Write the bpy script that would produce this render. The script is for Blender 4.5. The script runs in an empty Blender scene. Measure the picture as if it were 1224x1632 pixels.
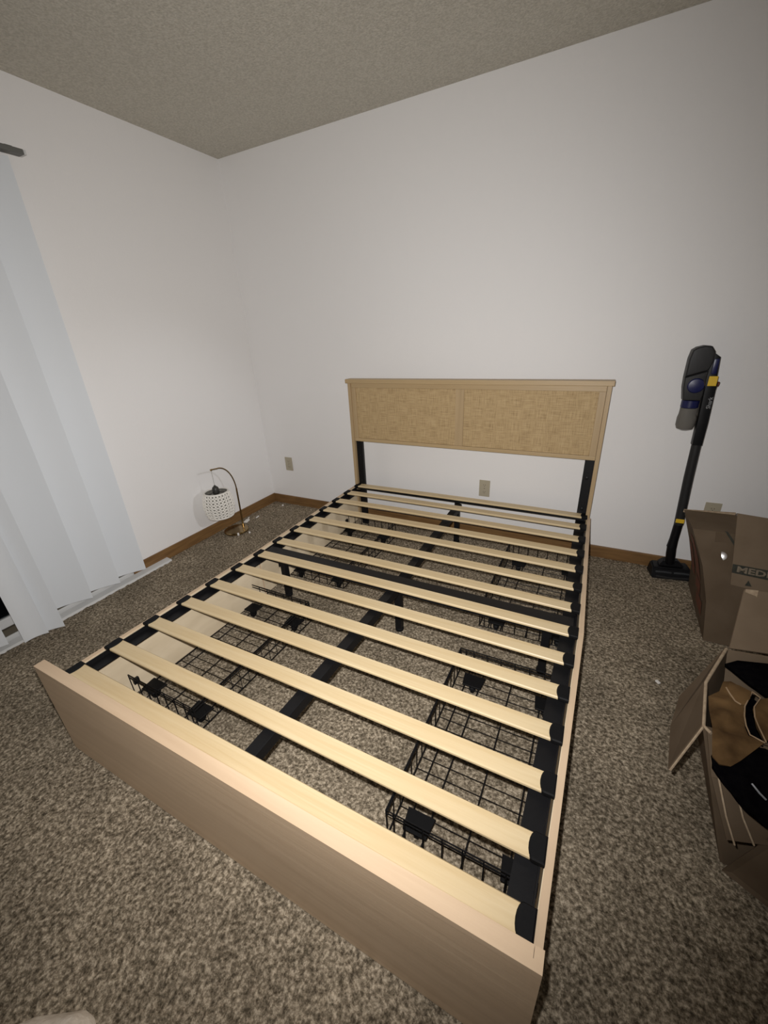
import bpy, bmesh, math, random
import numpy as np
from mathutils import Vector, Matrix, noise
from mathutils.geometry import delaunay_2d_cdt

random.seed(7)
SC = bpy.context.scene
COL = SC.collection
R = math.radians

# ------------------------------------------------------------------ camera
CAM = Vector((2.4986, -2.5779, 1.3621))
YAW, PITCH, ROLL, FPX = 0.4908, -0.4185, -0.0511, 644.49
cd = bpy.data.cameras.new('camera'); cam = bpy.data.objects.new('camera', cd); COL.objects.link(cam)
cd.sensor_fit = 'VERTICAL'; cd.sensor_height = 36.0; cd.sensor_width = 27.0
cd.lens = FPX / 1632.0 * 36.0
cd.clip_start = 0.02
fw = Vector((-math.sin(YAW) * math.cos(PITCH), math.cos(YAW) * math.cos(PITCH), math.sin(PITCH)))
r0 = Vector((math.cos(YAW), math.sin(YAW), 0)); u0 = r0.cross(fw)
rt = math.cos(ROLL) * r0 + math.sin(ROLL) * u0; up = -math.sin(ROLL) * r0 + math.cos(ROLL) * u0
cam.matrix_world = Matrix(((rt.x, up.x, -fw.x, CAM.x), (rt.y, up.y, -fw.y, CAM.y), (rt.z, up.z, -fw.z, CAM.z), (0, 0, 0, 1)))
SC.camera = cam

# ------------------------------------------------------------------ world, lights, exposure
w = bpy.data.worlds.new('night'); SC.world = w; w.use_nodes = True
w.node_tree.nodes['Background'].inputs[0].default_value = (0.5, 0.5, 0.55, 1)
w.node_tree.nodes['Background'].inputs[1].default_value = 0.004
SC.view_settings.view_transform = 'Standard'
SC.view_settings.look = 'None'
SC.view_settings.exposure = 0.0
SC.view_settings.gamma = 1.0
SC.view_settings.use_curve_mapping = False

def lamp(name, kind, loc, energy, color, target=None, **kw):
    l = bpy.data.lights.new(name, kind); l.energy = energy; l.color = color
    for k, v in kw.items(): setattr(l, k, v)
    o = bpy.data.objects.new(name, l); COL.objects.link(o); o.location = loc
    if target is not None:
        o.rotation_euler = (Vector(target) - Vector(loc)).to_track_quat('-Z', 'Y').to_euler()
    return o
# the phone's torch, beside its lens
lamp('phone_torch', 'SPOT', (2.455, -2.545, 1.395), 150, (1.0, 0.977, 0.958), (0.90, -0.30, 0.45),
     spot_size=R(144), spot_blend=1.0, shadow_soft_size=0.008)
# unseen lamp added on the right, to throw the table lamp's shadow
lamp('offscreen_lamp', 'SPOT', (4.1, -0.75, 1.85), 62, (0.93, 0.95, 1.0), (0.0, -0.85, 0.45),
     spot_size=R(32), spot_blend=0.9, shadow_soft_size=0.05)

# ------------------------------------------------------------------ materials
def mat(name, color, rough=0.6, metal=0.0, color2=None, scale=20.0, stretch=(1, 1, 1), detail=4, lo=0.35, hi=0.65,
        bump=0.0, bscale=None, spec=None, rot=(0, 0, 0), dist=0.0, bdist=0.01):
    m = bpy.data.materials.new(name); m.use_nodes = True
    nt = m.node_tree; N = nt.nodes; L = nt.links; b = N['Principled BSDF']
    b.inputs['Base Color'].default_value = (*color, 1); b.inputs['Roughness'].default_value = rough
    b.inputs['Metallic'].default_value = metal
    if spec is not None: b.inputs['Specular IOR Level'].default_value = spec
    tc = N.new('ShaderNodeTexCoord'); mp = N.new('ShaderNodeMapping')
    mp.inputs['Scale'].default_value = stretch; mp.inputs['Rotation'].default_value = rot
    L.new(tc.outputs['Object'], mp.inputs['Vector'])
    if color2 is not None:
        n = N.new('ShaderNodeTexNoise'); n.inputs['Scale'].default_value = scale; n.inputs['Detail'].default_value = detail
        n.inputs['Distortion'].default_value = dist
        L.new(mp.outputs[0], n.inputs['Vector'])
        cr = N.new('ShaderNodeValToRGB')
        cr.color_ramp.elements[0].position = lo; cr.color_ramp.elements[0].color = (*color, 1)
        cr.color_ramp.elements[1].position = hi; cr.color_ramp.elements[1].color = (*color2, 1)
        L.new(n.outputs['Fac'], cr.inputs['Fac']); L.new(cr.outputs[0], b.inputs['Base Color'])
    if bump:
        n2 = N.new('ShaderNodeTexNoise'); n2.inputs['Scale'].default_value = bscale or scale; n2.inputs['Detail'].default_value = 3
        L.new(mp.outputs[0], n2.inputs['Vector'])
        bp = N.new('ShaderNodeBump'); bp.inputs['Strength'].default_value = bump; bp.inputs['Distance'].default_value = bdist
        L.new(n2.outputs['Fac'], bp.inputs['Height']); L.new(bp.outputs[0], b.inputs['Normal'])
    return m

def carpet_mat():
    m = bpy.data.materials.new('carpet'); m.use_nodes = True
    nt = m.node_tree; N = nt.nodes; L = nt.links; b = N['Principled BSDF']
    b.inputs['Roughness'].default_value = 1.0; b.inputs['Specular IOR Level'].default_value = 0.05
    tc = N.new('ShaderNodeTexCoord')
    n = N.new('ShaderNodeTexNoise'); n.inputs['Scale'].default_value = 95; n.inputs['Detail'].default_value = 6; n.inputs['Roughness'].default_value = 0.7
    L.new(tc.outputs['Object'], n.inputs['Vector'])
    cr = N.new('ShaderNodeValToRGB'); e = cr.color_ramp.elements
    e[0].position = 0.37; e[0].color = (0.080, 0.064, 0.044, 1)
    e[1].position = 0.65; e[1].color = (0.58, 0.49, 0.37, 1)
    x = e.new(0.50); x.color = (0.245, 0.200, 0.142, 1)
    L.new(n.outputs['Fac'], cr.inputs['Fac'])
    n2 = N.new('ShaderNodeTexNoise'); n2.inputs['Scale'].default_value = 3.5; n2.inputs['Detail'].default_value = 3
    L.new(tc.outputs['Object'], n2.inputs['Vector'])
    r2 = N.new('ShaderNodeMapRange'); r2.inputs[1].default_value = 0.3; r2.inputs[2].default_value = 0.7; r2.inputs[3].default_value = 0.8; r2.inputs[4].default_value = 1.15
    L.new(n2.outputs['Fac'], r2.inputs[0])
    mx = N.new('ShaderNodeMix'); mx.data_type = 'RGBA'; mx.blend_type = 'MULTIPLY'; mx.inputs[0].default_value = 1.0
    L.new(cr.outputs[0], mx.inputs[6]); L.new(r2.outputs[0], mx.inputs[7]); L.new(mx.outputs[2], b.inputs['Base Color'])
    n3 = N.new('ShaderNodeTexNoise'); n3.inputs['Scale'].default_value = 140; n3.inputs['Detail'].default_value = 3
    L.new(tc.outputs['Object'], n3.inputs['Vector'])
    bp = N.new('ShaderNodeBump'); bp.inputs['Strength'].default_value = 0.8; bp.inputs['Distance'].default_value = 0.008
    L.new(n3.outputs['Fac'], bp.inputs['Height']); L.new(bp.outputs[0], b.inputs['Normal'])
    return m

def wood(name, c1, c2, axis, fine=1.0, rough=0.45):
    s = [34, 34, 34]; s[axis] = 1.4
    return mat(name, c1, rough=rough, color2=c2, scale=1.6 * fine, stretch=tuple(s), detail=6, lo=0.30, hi=0.72, bump=0.05, bscale=4, dist=0.6)

def rattan_mat():
    m = bpy.data.materials.new('woven_rattan'); m.use_nodes = True
    nt = m.node_tree; N = nt.nodes; L = nt.links; b = N['Principled BSDF']; b.inputs['Roughness'].default_value = 0.75
    tc = N.new('ShaderNodeTexCoord')
    def thr(st, sc):
        mp = N.new('ShaderNodeMapping'); mp.inputs['Scale'].default_value = st; L.new(tc.outputs['Object'], mp.inputs['Vector'])
        n = N.new('ShaderNodeTexNoise'); n.inputs['Scale'].default_value = sc; n.inputs['Detail'].default_value = 3
        L.new(mp.outputs[0], n.inputs['Vector']); return n.outputs['Fac']
    a = thr((260, 1, 14), 1.0); c = thr((14, 1, 260), 1.0); d = thr((330, 1, 330), 1.0)
    def math_(op, x, y):
        k = N.new('ShaderNodeMath'); k.operation = op
        for i, v in enumerate((x, y)):
            if isinstance(v, float): k.inputs[i].default_value = v
            else: L.new(v, k.inputs[i])
        return k.outputs[0]
    s = math_('ADD', math_('ADD', math_('MULTIPLY', a, 0.4), math_('MULTIPLY', c, 0.4)), math_('MULTIPLY', d, 0.2))
    cr = N.new('ShaderNodeValToRGB'); e = cr.color_ramp.elements
    e[0].position = 0.38; e[0].color = (0.30, 0.20, 0.095, 1); e[1].position = 0.64; e[1].color = (0.58, 0.43, 0.24, 1)
    x = e.new(0.49); x.color = (0.465, 0.328, 0.165, 1)
    L.new(s, cr.inputs['Fac']); L.new(cr.outputs[0], b.inputs['Base Color'])
    bp = N.new('ShaderNodeBump'); bp.inputs['Strength'].default_value = 0.35; bp.inputs['Distance'].default_value = 0.003
    L.new(s, bp.inputs['Height']); L.new(bp.outputs[0], b.inputs['Normal'])
    return m

M = {}
M['wall'] = mat('wall_paint', (0.865, 0.85, 0.84), 0.85, bump=0.25, bscale=90, bdist=0.002)
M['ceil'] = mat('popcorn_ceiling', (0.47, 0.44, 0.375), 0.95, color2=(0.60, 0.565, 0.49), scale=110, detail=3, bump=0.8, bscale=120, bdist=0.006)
M['carpet'] = carpet_mat()
M['base'] = mat('baseboard_wood', (0.155, 0.080, 0.028), 0.5, color2=(0.23, 0.125, 0.045), scale=2, stretch=(3, 3, 40), detail=4)
M['vane'] = mat('blind_vinyl', (0.74, 0.765, 0.79), 0.6, bump=0.15, bscale=160, bdist=0.001)
M['whitem'] = mat('white_metal', (0.66, 0.66, 0.65), 0.4, bump=0.05, bscale=60)
M['darkm'] = mat('dark_metal_rail', (0.13, 0.13, 0.12), 0.5, bump=0.05, bscale=60)
M['slat'] = wood('pine_slat', (0.60, 0.45, 0.245), (0.70, 0.56, 0.345), 0)
M['ply'] = wood('laminate_oak_u', (0.58, 0.42, 0.275), (0.68, 0.51, 0.345), 0, 0.6)
M['plyv'] = wood('laminate_oak_v', (0.56, 0.41, 0.27), (0.68, 0.51, 0.345), 1, 0.6)
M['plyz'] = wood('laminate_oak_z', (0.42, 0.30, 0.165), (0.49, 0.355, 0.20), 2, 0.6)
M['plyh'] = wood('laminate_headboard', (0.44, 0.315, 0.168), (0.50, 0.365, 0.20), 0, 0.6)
M['pinner'] = mat('raw_panel_inside', (0.66, 0.54, 0.37), 0.6, color2=(0.80, 0.67, 0.48), scale=3, stretch=(1, 1.5, 5), detail=5, lo=0.3, hi=0.7)
M['rattan'] = rattan_mat()
M['black'] = mat('black_steel', (0.006, 0.006, 0.007), 0.5, spec=0.3, bump=0.04, bscale=80)
M['blackp'] = mat('black_plastic', (0.004, 0.004, 0.0045), 0.65, spec=0.2, bump=0.04, bscale=80)
M['wire'] = mat('black_wire', (0.006, 0.006, 0.007), 0.5, spec=0.3, bump=0.03, bscale=80)
M['brass'] = mat('antique_brass', (0.30, 0.21, 0.10), 0.16, 1.0, color2=(0.35, 0.25, 0.12), scale=8)
M['rope'] = mat('white_cotton_rope', (0.86, 0.83, 0.77), 0.85, bump=0.4, bscale=300, bdist=0.002)
M['liner'] = mat('shade_liner', (0.40, 0.38, 0.34), 0.9, bump=0.1, bscale=100)
M['socket'] = mat('dark_socket', (0.03, 0.028, 0.025), 0.4, bump=0.03, bscale=90)
M['cord'] = mat('clear_cord', (0.42, 0.40, 0.37), 0.4, bump=0.03, bscale=90)
M['almond'] = mat('almond_plastic', (0.44, 0.39, 0.29), 0.4, bump=0.03, bscale=70)
M['almondd'] = mat('outlet_slots', (0.10, 0.085, 0.06), 0.5, bump=0.03, bscale=70)
M['card'] = mat('cardboard', (0.115, 0.081, 0.051), 0.85, spec=0.2, color2=(0.145, 0.105, 0.069), scale=7, detail=5, bump=0.12, bscale=90, bdist=0.002)
M['carde'] = mat('cardboard_torn_edge', (0.34, 0.25, 0.165), 0.9, color2=(0.44, 0.34, 0.23), scale=90, bump=0.3, bscale=200, bdist=0.002)
M['cardl'] = mat('pale_cardboard', (0.185, 0.135, 0.089), 0.85, spec=0.2, color2=(0.225, 0.167, 0.113), scale=6, detail=5, bump=0.1, bscale=80, bdist=0.002)  # paler cardboard for the back wall, back flap and printed flap
M['tape'] = mat('clear_tape', (0.115, 0.081, 0.051), 0.17, color2=(0.14, 0.10, 0.066), scale=9, bump=0.02, bscale=20, spec=0.8)
M['red'] = mat('red_print', (0.17, 0.042, 0.016), 0.8, color2=(0.13, 0.055, 0.028), scale=60, detail=4)
M['ink'] = mat('dark_green_ink', (0.028, 0.028, 0.02), 0.8, color2=(0.04, 0.04, 0.028), scale=70)
M['inkt'] = mat('letter_tan', (0.20, 0.16, 0.115), 0.85, color2=(0.25, 0.20, 0.14), scale=60)
M['leather'] = mat('tan_suede', (0.062, 0.034, 0.014), 0.95, spec=0.1, color2=(0.155, 0.090, 0.038), scale=11, detail=7, lo=0.36, hi=0.66, bump=0.3, bscale=120, bdist=0.002)
M['leathere'] = mat('pale_leather_edge', (0.30, 0.20, 0.11), 0.85, color2=(0.36, 0.25, 0.15), scale=40, bump=0.2, bscale=150)
M['cloth'] = mat('black_fabric', (0.0025, 0.0022, 0.003), 1.0, spec=0.0, color2=(0.0045, 0.004, 0.0045), scale=60, bump=0.3, bscale=150, bdist=0.002)
M['beige'] = mat('beige_fleece', (0.66, 0.58, 0.48), 0.95, color2=(0.82, 0.74, 0.63), scale=45, bump=0.6, bscale=110, bdist=0.004)
M['vblack'] = mat('vacuum_black', (0.005, 0.005, 0.006), 0.45, spec=0.25, bump=0.03, bscale=60)
M['vgrey'] = mat('vacuum_charcoal', (0.020, 0.0195, 0.020), 0.5, spec=0.3, bump=0.03, bscale=60)
M['vwin'] = mat('vacuum_window', (0.045, 0.048, 0.052), 0.25, bump=0.03, bscale=60)
M['vblue'] = mat('vacuum_blue', (0.006, 0.009, 0.065), 0.35, bump=0.03, bscale=60)
M['vyel'] = mat('vacuum_yellow', (0.72, 0.46, 0.02), 0.5, bump=0.03, bscale=60)
M['vred'] = mat('vacuum_red', (0.14, 0.03, 0.02), 0.5, bump=0.03, bscale=60)
M['dust'] = mat('grey_dust', (0.16, 0.14, 0.115), 1.0, color2=(0.24, 0.21, 0.18), scale=40, bump=0.5, bscale=60)
M['foam'] = mat('white_foam', (0.80, 0.77, 0.73), 0.8, bump=0.2, bscale=200)
M['silver'] = mat('silver_zip', (0.45, 0.47, 0.50), 0.35, 0.7, bump=0.03, bscale=90)
M['gtext'] = mat('grey_lettering', (0.30, 0.30, 0.31), 0.5, bump=0.02, bscale=90)
M['smoke'] = mat('smoky_plastic', (0.30, 0.285, 0.26), 0.12, bump=0.02, bscale=60)
M['smoke'].node_tree.nodes['Principled BSDF'].inputs['Transmission Weight'].default_value = 0.55
M['smoke'].node_tree.nodes['Principled BSDF'].inputs['IOR'].default_value = 1.15
M['glass'] = mat('door_glass', (0.55, 0.58, 0.60), 0.03, bump=0.01, bscale=4)
M['glass'].node_tree.nodes['Principled BSDF'].inputs['Transmission Weight'].default_value = 1.0
M['glass'].node_tree.nodes['Principled BSDF'].inputs['IOR'].default_value = 1.05

# ------------------------------------------------------------------ helpers
def obj(name, bm, m, parent=None, smooth=None):
    me = bpy.data.meshes.new(name); bm.normal_update(); bm.to_mesh(me); bm.free()
    me.materials.append(m)
    if smooth is not None:
        me.shade_smooth()
        try: me.set_sharp_from_angle(angle=R(smooth))
        except Exception: pass
    o = bpy.data.objects.new(name, me); COL.objects.link(o)
    if parent: o.parent = parent
    return o
def empty(name, loc, label, cat, group=None, rotz=0.0):
    o = bpy.data.objects.new(name, None); COL.objects.link(o); o.location = loc; o.rotation_euler = (0, 0, rotz)
    o.empty_display_size = 0.05
    return tag(o, label, cat, group)
def tag(o, label, cat, group=None):
    o['label'] = label; o['category'] = cat
    if group: o['group'] = group
    return o
def struct(name, bm, m, parent=None, smooth=None):
    o = obj(name, bm, m, parent, smooth)
    if parent is None: o['kind'] = 'structure'
    return o
def hexa(bm, p):
    """eight corners: bottom ring (4), top ring (4)"""
    v = [bm.verts.new(q) for q in p]
    for f in ((3, 2, 1, 0), (4, 5, 6, 7), (0, 1, 5, 4), (1, 2, 6, 5), (2, 3, 7, 6), (3, 0, 4, 7)):
        bm.faces.new([v[i] for i in f])
    return v
def box(bm, x0, x1, y0, y1, z0, z1, bevel=0.0, seg=2):
    v = hexa(bm, [(x0, y0, z0), (x1, y0, z0), (x1, y1, z0), (x0, y1, z0), (x0, y0, z1), (x1, y0, z1), (x1, y1, z1), (x0, y1, z1)])
    if bevel:
        es = {e for q in v for e in q.link_edges}
        bmesh.ops.bevel(bm, geom=list(es), offset=bevel, segments=seg, affect='EDGES', profile=0.6)
def nb(): return bmesh.new()
def bx(*a, **k):
    bm = nb(); box(bm, *a, **k); return bm
def frame_of(d):
    d = d.normalized(); a = Vector((0, 0, 1)) if abs(d.z) < 0.9 else Vector((1, 0, 0))
    s = d.cross(a).normalized(); return s, s.cross(d).normalized()
def tube(bm, pts, r, n=8, cap=True, closed=False):
    pts = [Vector(p) for p in pts]; rings = []; k = len(pts)
    rr = r if isinstance(r, (list, tuple)) else [r] * k
    s0 = None
    for i, p in enumerate(pts):
        if closed: d = pts[(i + 1) % k] - pts[i - 1]
        else: d = (pts[min(i + 1, k - 1)] - pts[max(i - 1, 0)])
        d.normalize()
        if s0 is None: s, t = frame_of(d)
        else:
            s = (s0 - d * s0.dot(d)).normalized(); t = s.cross(d)
        s0 = s
        rings.append([bm.verts.new(p + (s * math.cos(2 * math.pi * j / n) + t * math.sin(2 * math.pi * j / n)) * rr[i]) for j in range(n)])
    for i in range(k if closed else k - 1):
        a, b = rings[i], rings[(i + 1) % k]
        for j in range(n): bm.faces.new((a[j], b[j], b[(j + 1) % n], a[(j + 1) % n]))
    if cap and not closed:
        bm.faces.new(rings[0]); bm.faces.new(list(reversed(rings[-1])))
def lathe(bm, prof, n=32, cx=0, cy=0, capb=True, capt=True):
    rings = [[bm.verts.new((cx + r * math.cos(2 * math.pi * j / n), cy + r * math.sin(2 * math.pi * j / n), z)) for j in range(n)] for r, z in prof]
    for a, b in zip(rings, rings[1:]):
        for j in range(n): bm.faces.new((a[j], a[(j + 1) % n], b[(j + 1) % n], b[j]))
    if capb: bm.faces.new(list(reversed(rings[0])))
    if capt: bm.faces.new(rings[-1])
def prism(bm, poly, ax, lo, hi, bevel=0.0, seg=2):
    """polygon in the plane normal to axis ax, extruded lo..hi"""
    def P(a, b, c):
        return [(c, a, b), (a, c, b), (a, b, c)][ax]
    A = [bm.verts.new(P(a, b, lo)) for a, b in poly]; B = [bm.verts.new(P(a, b, hi)) for a, b in poly]
    n = len(poly); fs = [bm.faces.new(A), bm.faces.new(list(reversed(B)))]
    for i in range(n): fs.append(bm.faces.new((A[i], B[i], B[(i + 1) % n], A[(i + 1) % n])))
    bmesh.ops.recalc_face_normals(bm, faces=fs)
    if bevel:
        es = [e for f in fs[:2] for e in f.edges]
        bmesh.ops.bevel(bm, geom=es, offset=bevel, segments=seg, affect='EDGES', profile=0.6)
def slab(bm, quad, th, out=None):
    """a sheet with thickness th from a planar-ish polygon of 3D points"""
    q = [Vector(p) for p in quad]; n = (q[1] - q[0]).cross(q[-1] - q[0]).normalized() * th
    if out is not None and n.dot(Vector(out)) < 0: n = -n
    A = [bm.verts.new(p) for p in q]; B = [bm.verts.new(p - n) for p in q]
    k = len(q); fs = [bm.faces.new(A), bm.faces.new(list(reversed(B)))]
    for i in range(k): fs.append(bm.faces.new((A[i], B[i], B[(i + 1) % k], A[(i + 1) % k])))
    bmesh.ops.recalc_face_normals(bm, faces=fs)
def patch(outline, step, dome, bump, th, nscale=14.0, seed=0.0):
    """soft sheet: 3D outline, filled with a lumpy domed surface and given thickness"""
    P = [Vector(p) for p in outline]; pts = []
    for a, b in zip(P, P[1:] + P[:1]):
        k = max(1, int((b - a).length / step))
        for i in range(k): pts.append(a.lerp(b, i / k))
    nb_ = len(pts); bd = [Vector((p.x, p.y)) for p in pts]
    def inside(x, y):
        c = False; j = nb_ - 1
        for i in range(nb_):
            a, b = bd[i], bd[j]
            if (a.y > y) != (b.y > y) and x < (b.x - a.x) * (y - a.y) / (b.y - a.y) + a.x: c = not c
            j = i
        return c
    x0, x1 = min(p.x for p in bd), max(p.x for p in bd); y0, y1 = min(p.y for p in bd), max(p.y for p in bd)
    V2 = list(bd); Z = [p.z for p in pts]
    y = y0
    row = 0
    while y < y1:
        x = x0 + (step / 2 if row % 2 else 0)
        while x < x1:
            if inside(x, y):
                ds = [(Vector((x, y)) - b).length for b in bd]; dm = min(ds)
                if dm > step * 0.55:
                    ws = [1 / (d * d + 1e-6) for d in ds]; z = sum(a * p.z for a, p in zip(ws, pts)) / sum(ws)
                    e = 1 - math.exp(-dm / 0.03)
                    z += dome * e + bump * e * noise.noise(Vector((x * nscale, y * nscale, seed)))
                    V2.append(Vector((x, y))); Z.append(z)
            x += step
        y += step * 0.87; row += 1
    ed = [(i, (i + 1) % nb_) for i in range(nb_)]
    vs, es, fs, *_ = delaunay_2d_cdt(V2, ed, [], 1, 1e-5)
    zz = {}
    for v, z in zip(V2, Z): zz[(round(v.x, 4), round(v.y, 4))] = z
    bm = nb()
    bv = [bm.verts.new((v.x, v.y, zz.get((round(v.x, 4), round(v.y, 4)), Z[min(range(len(V2)), key=lambda i: (V2[i] - v).length)]))) for v in vs]
    for f in fs:
        try: bm.faces.new([bv[i] for i in f])
        except ValueError: pass
    bmesh.ops.recalc_face_normals(bm, faces=bm.faces)
    if bm.faces and sum(f.normal.z for f in bm.faces) < 0: bmesh.ops.reverse_faces(bm, faces=bm.faces)
    bmesh.ops.solidify(bm, geom=list(bm.faces), thickness=th)
    return bm

# ================================================================== SETTING
H = 2.468; RX = 4.25; BY = -4.3
# floor: carpet relief where the photograph shows it, plain beyond
def carpet():
    st = 0.0085; x0, x1, y0, y1 = 0.0, 3.75, -3.15, 0.0
    nx, ny = int((x1 - x0) / st) + 1, int((y1 - y0) / st) + 1
    rng = np.random.default_rng(3)
    X, Y = np.meshgrid(np.linspace(x0, x1, nx), np.linspace(y0, y1, ny))
    Zr = rng.random((ny, nx))
    k = (Zr + np.roll(Zr, 1, 0) + np.roll(Zr, 1, 1)) / 3
    Zh = -0.007 + 0.009 * k
    jx = (rng.random((ny, nx)) - 0.5) * st * 0.7; jy = (rng.random((ny, nx)) - 0.5) * st * 0.7
    edge = np.zeros((ny, nx), bool); edge[0] = edge[-1] = True; edge[:, 0] = edge[:, -1] = True
    jx[edge] = 0; jy[edge] = 0; Zh[edge] = -0.004
    co = np.stack([X + jx, Y + jy, Zh], -1).reshape(-1, 3)
    i = np.arange(nx * ny).reshape(ny, nx)
    q = np.stack([i[:-1, :-1], i[:-1, 1:], i[1:, 1:], i[1:, :-1]], -1).reshape(-1, 4)
    ex = np.array([[x1, BY, -.004], [RX, BY, -.004], [RX, 0, -.004], [x1, 0, -.004], [0, BY, -.004], [x1, y0, -.004], [0, y0, -.004]])
    b = len(co); co = np.vstack([co, ex])
    q = np.vstack([q, [[b, b + 1, b + 2, b + 3], [b + 4, b, b + 5, b + 6]]])
    me = bpy.data.meshes.new('floor'); me.vertices.add(len(co)); me.vertices.foreach_set('co', co.ravel())
    me.loops.add(q.size); me.loops.foreach_set('vertex_index', q.ravel().astype(np.int32))
    me.polygons.add(len(q)); me.polygons.foreach_set('loop_start', (np.arange(len(q)) * 4).astype(np.int32))
    me.update(calc_edges=True); me.materials.append(M['carpet'])
    o = bpy.data.objects.new('floor', me); COL.objects.link(o); o['kind'] = 'structure'
carpet()
struct('ceiling', bx(-0.12, RX + .12, BY - .12, 0.12, H, H + 0.1), M['ceil'])
struct('wall_back', bx(-0.12, RX + .12, 0, 0.12, -0.02, H), M['wall'])
struct('wall_right', bx(RX, RX + .12, BY, 0, -0.02, H), M['wall'])
struct('wall_rear', bx(-0.12, RX + .12, BY - .12, BY, -0.02, H), M['wall'])
DY0, DY1, DH = -3.20, -1.36, 2.09            # sliding door opening in the left wall
bm = nb()
box(bm, -0.12, 0, DY1, 0, -0.02, H); box(bm, -0.12, 0, DY0, DY1, DH, H); box(bm, -0.12, 0, BY, DY0, -0.02, H)
struct('wall_left', bm, M['wall'])
HB = 0.075
def baseb(a, b, c, d):
    bm = nb(); box(bm, a, b, c, d, -0.004, HB, 0.003); return bm
struct('baseboard_left', baseb(0, 0.012, DY1, 0), M['base'])
struct('baseboard_back', baseb(0.0, RX, -0.012, 0), M['base'])
# sliding glass door behind the blinds
dr = struct('door_1', bx(-0.10, 0.0, DY0, DY1, 0.0, 0.035, bevel=0.003), M['whitem'])
def dpart(name, *a, m='whitem', p=dr, **k): return obj(name, bx(*a, **k), M[m], p)
dpart('door_jamb', -0.10, 0.0, DY1 - 0.03, DY1, 0.035, DH)
dpart('door_jamb', -0.10, 0.0, DY0, DY0 + 0.03, 0.035, DH)
dpart('door_head', -0.10, 0.0, DY0, DY1, DH - 0.04, DH)
for k, (a, b, x) in enumerate(((DY1 - 0.95, DY1 - 0.03, -0.045), (DY0 + 0.03, DY0 + 0.97, -0.085))):
    s = dpart('sliding_sash', x, x + 0.03, a, b, 0.075, 0.125, bevel=0.003)
    bm = nb(); box(bm, x, x + .03, a, b, DH - .10, DH - .05); box(bm, x, x + .03, a, a + .05, .126, DH - .101); box(bm, x, x + .03, b - .05, b, .126, DH - .101)
    obj('sash_frame', bm, M['whitem'], s)
    obj('glass_pane', bx(x + 0.011, x + 0.017, a + 0.051, b - 0.051, 0.126, DH - 0.101), M['glass'], s)
dpart('door_track', -0.095, -0.005, DY0 + .03, DY1 - .03, 0.0355, 0.070, m='almondd')
# white threshold lying along the wall
bm = nb()
prism(bm, [(0.0125, -0.004), (0.060, -0.004), (0.056, 0.010), (0.0125, 0.016)], 1, -3.2, -1.128)
struct('trim_1', bm, M['whitem'])

# ================================================================== VERTICAL BLIND
bl = empty('vertical_blind', (0.08, -2.2, 2.14), 'white vertical blind with wide curved vanes over the glass door on the left wall', 'blind')
def bpart(name, bm, m, parent=bl, smooth=None):
    o = obj(name, bm, M[m], parent, smooth)
    if parent is bl: o.matrix_parent_inverse = Matrix.Translation((-0.08, 2.2, -2.14))
    return o
hr = bpart('headrail', bx(0.055, 0.100, -3.15, -1.262, 2.145, 2.165, bevel=0.003), 'darkm')
bpart('rail_end_cap', bx(0.055, 0.100, -1.2615, -1.252, 2.146, 2.164, bevel=0.002), 'whitem')
bpart('bracket', bx(0.0, 0.07, -1.315, -1.285, 2.1655, 2.176, bevel=0.002), 'darkm')
def vane(yl, yr, xl, xr, zb, xt_off=0.0, bow=-0.013, zt=2.125):
    """left/right bottom corners (y, x), bottom height; xt_off moves the top back to the rail"""
    bm = nb(); n = 9; nz = 6; rows = []
    for k in range(nz + 1):
        t = k / nz; z = zb + (zt - zb) * t; row = []
        for i in range(n):
            s = i / (n - 1); b = bow * (1 - (2 * s - 1) ** 2)
            x = xl + (xr - xl) * s + b + xt_off * t
            y = yl + (yr - yl) * s
            row.append((x, y, z))
        rows.append(row)
    for off in (0.0, -0.0012):
        pass
    F = [[bm.verts.new(p) for p in r] for r in rows]; B = [[bm.verts.new((p[0] - 0.0014, p[1], p[2])) for p in r] for r in rows]
    for k in range(nz):
        for i in range(n - 1):
            bm.faces.new((F[k][i], F[k][i + 1], F[k + 1][i + 1], F[k + 1][i]))
            bm.faces.new((B[k][i], B[k + 1][i], B[k + 1][i + 1], B[k][i + 1]))
        bm.faces.new((F[k][0], F[k + 1][0], B[k + 1][0], B[k][0]))
        bm.faces.new((F[k][-1], B[k][-1], B[k + 1][-1], F[k + 1][-1]))
    for i in range(n - 1):
        bm.faces.new((F[0][i], B[0][i], B[0][i + 1], F[0][i + 1]))
        bm.faces.new((F[-1][i], F[-1][i + 1], B[-1][i + 1], B[-1][i]))
    bmesh.ops.recalc_face_normals(bm, faces=bm.faces)
    v = bpart('vane', bm, 'vane', bl, 50)
    ym = (yl + yr) / 2; xm = (xl + xr) / 2 + xt_off + bow + 0.006
    bpart('vane_clip', bx(xm - 0.010, xm + 0.002, ym - 0.012, ym + 0.012, zt, 2.1445, bevel=0.001), 'whitem')
vane(-1.500, -1.330, 0.012, 0.100, 0.058)
vane(-1.662, -1.496, 0.012, 0.100, 0.057)
vane(-1.815, -1.656, 0.012, 0.100, 0.056)
vane(-1.985, -1.850, 0.100, 0.172, 0.026, -0.060)
vane(-2.012, -1.917, 0.132, 0.156, 0.030, -0.066)
vane(-2.225, -2.055, 0.050, 0.082, 0.040)
for k in range(5):
    y = -2.40 - 0.165 * k
    vane(y - 0.088, y + 0.088, 0.012, 0.100, 0.05)

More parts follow.
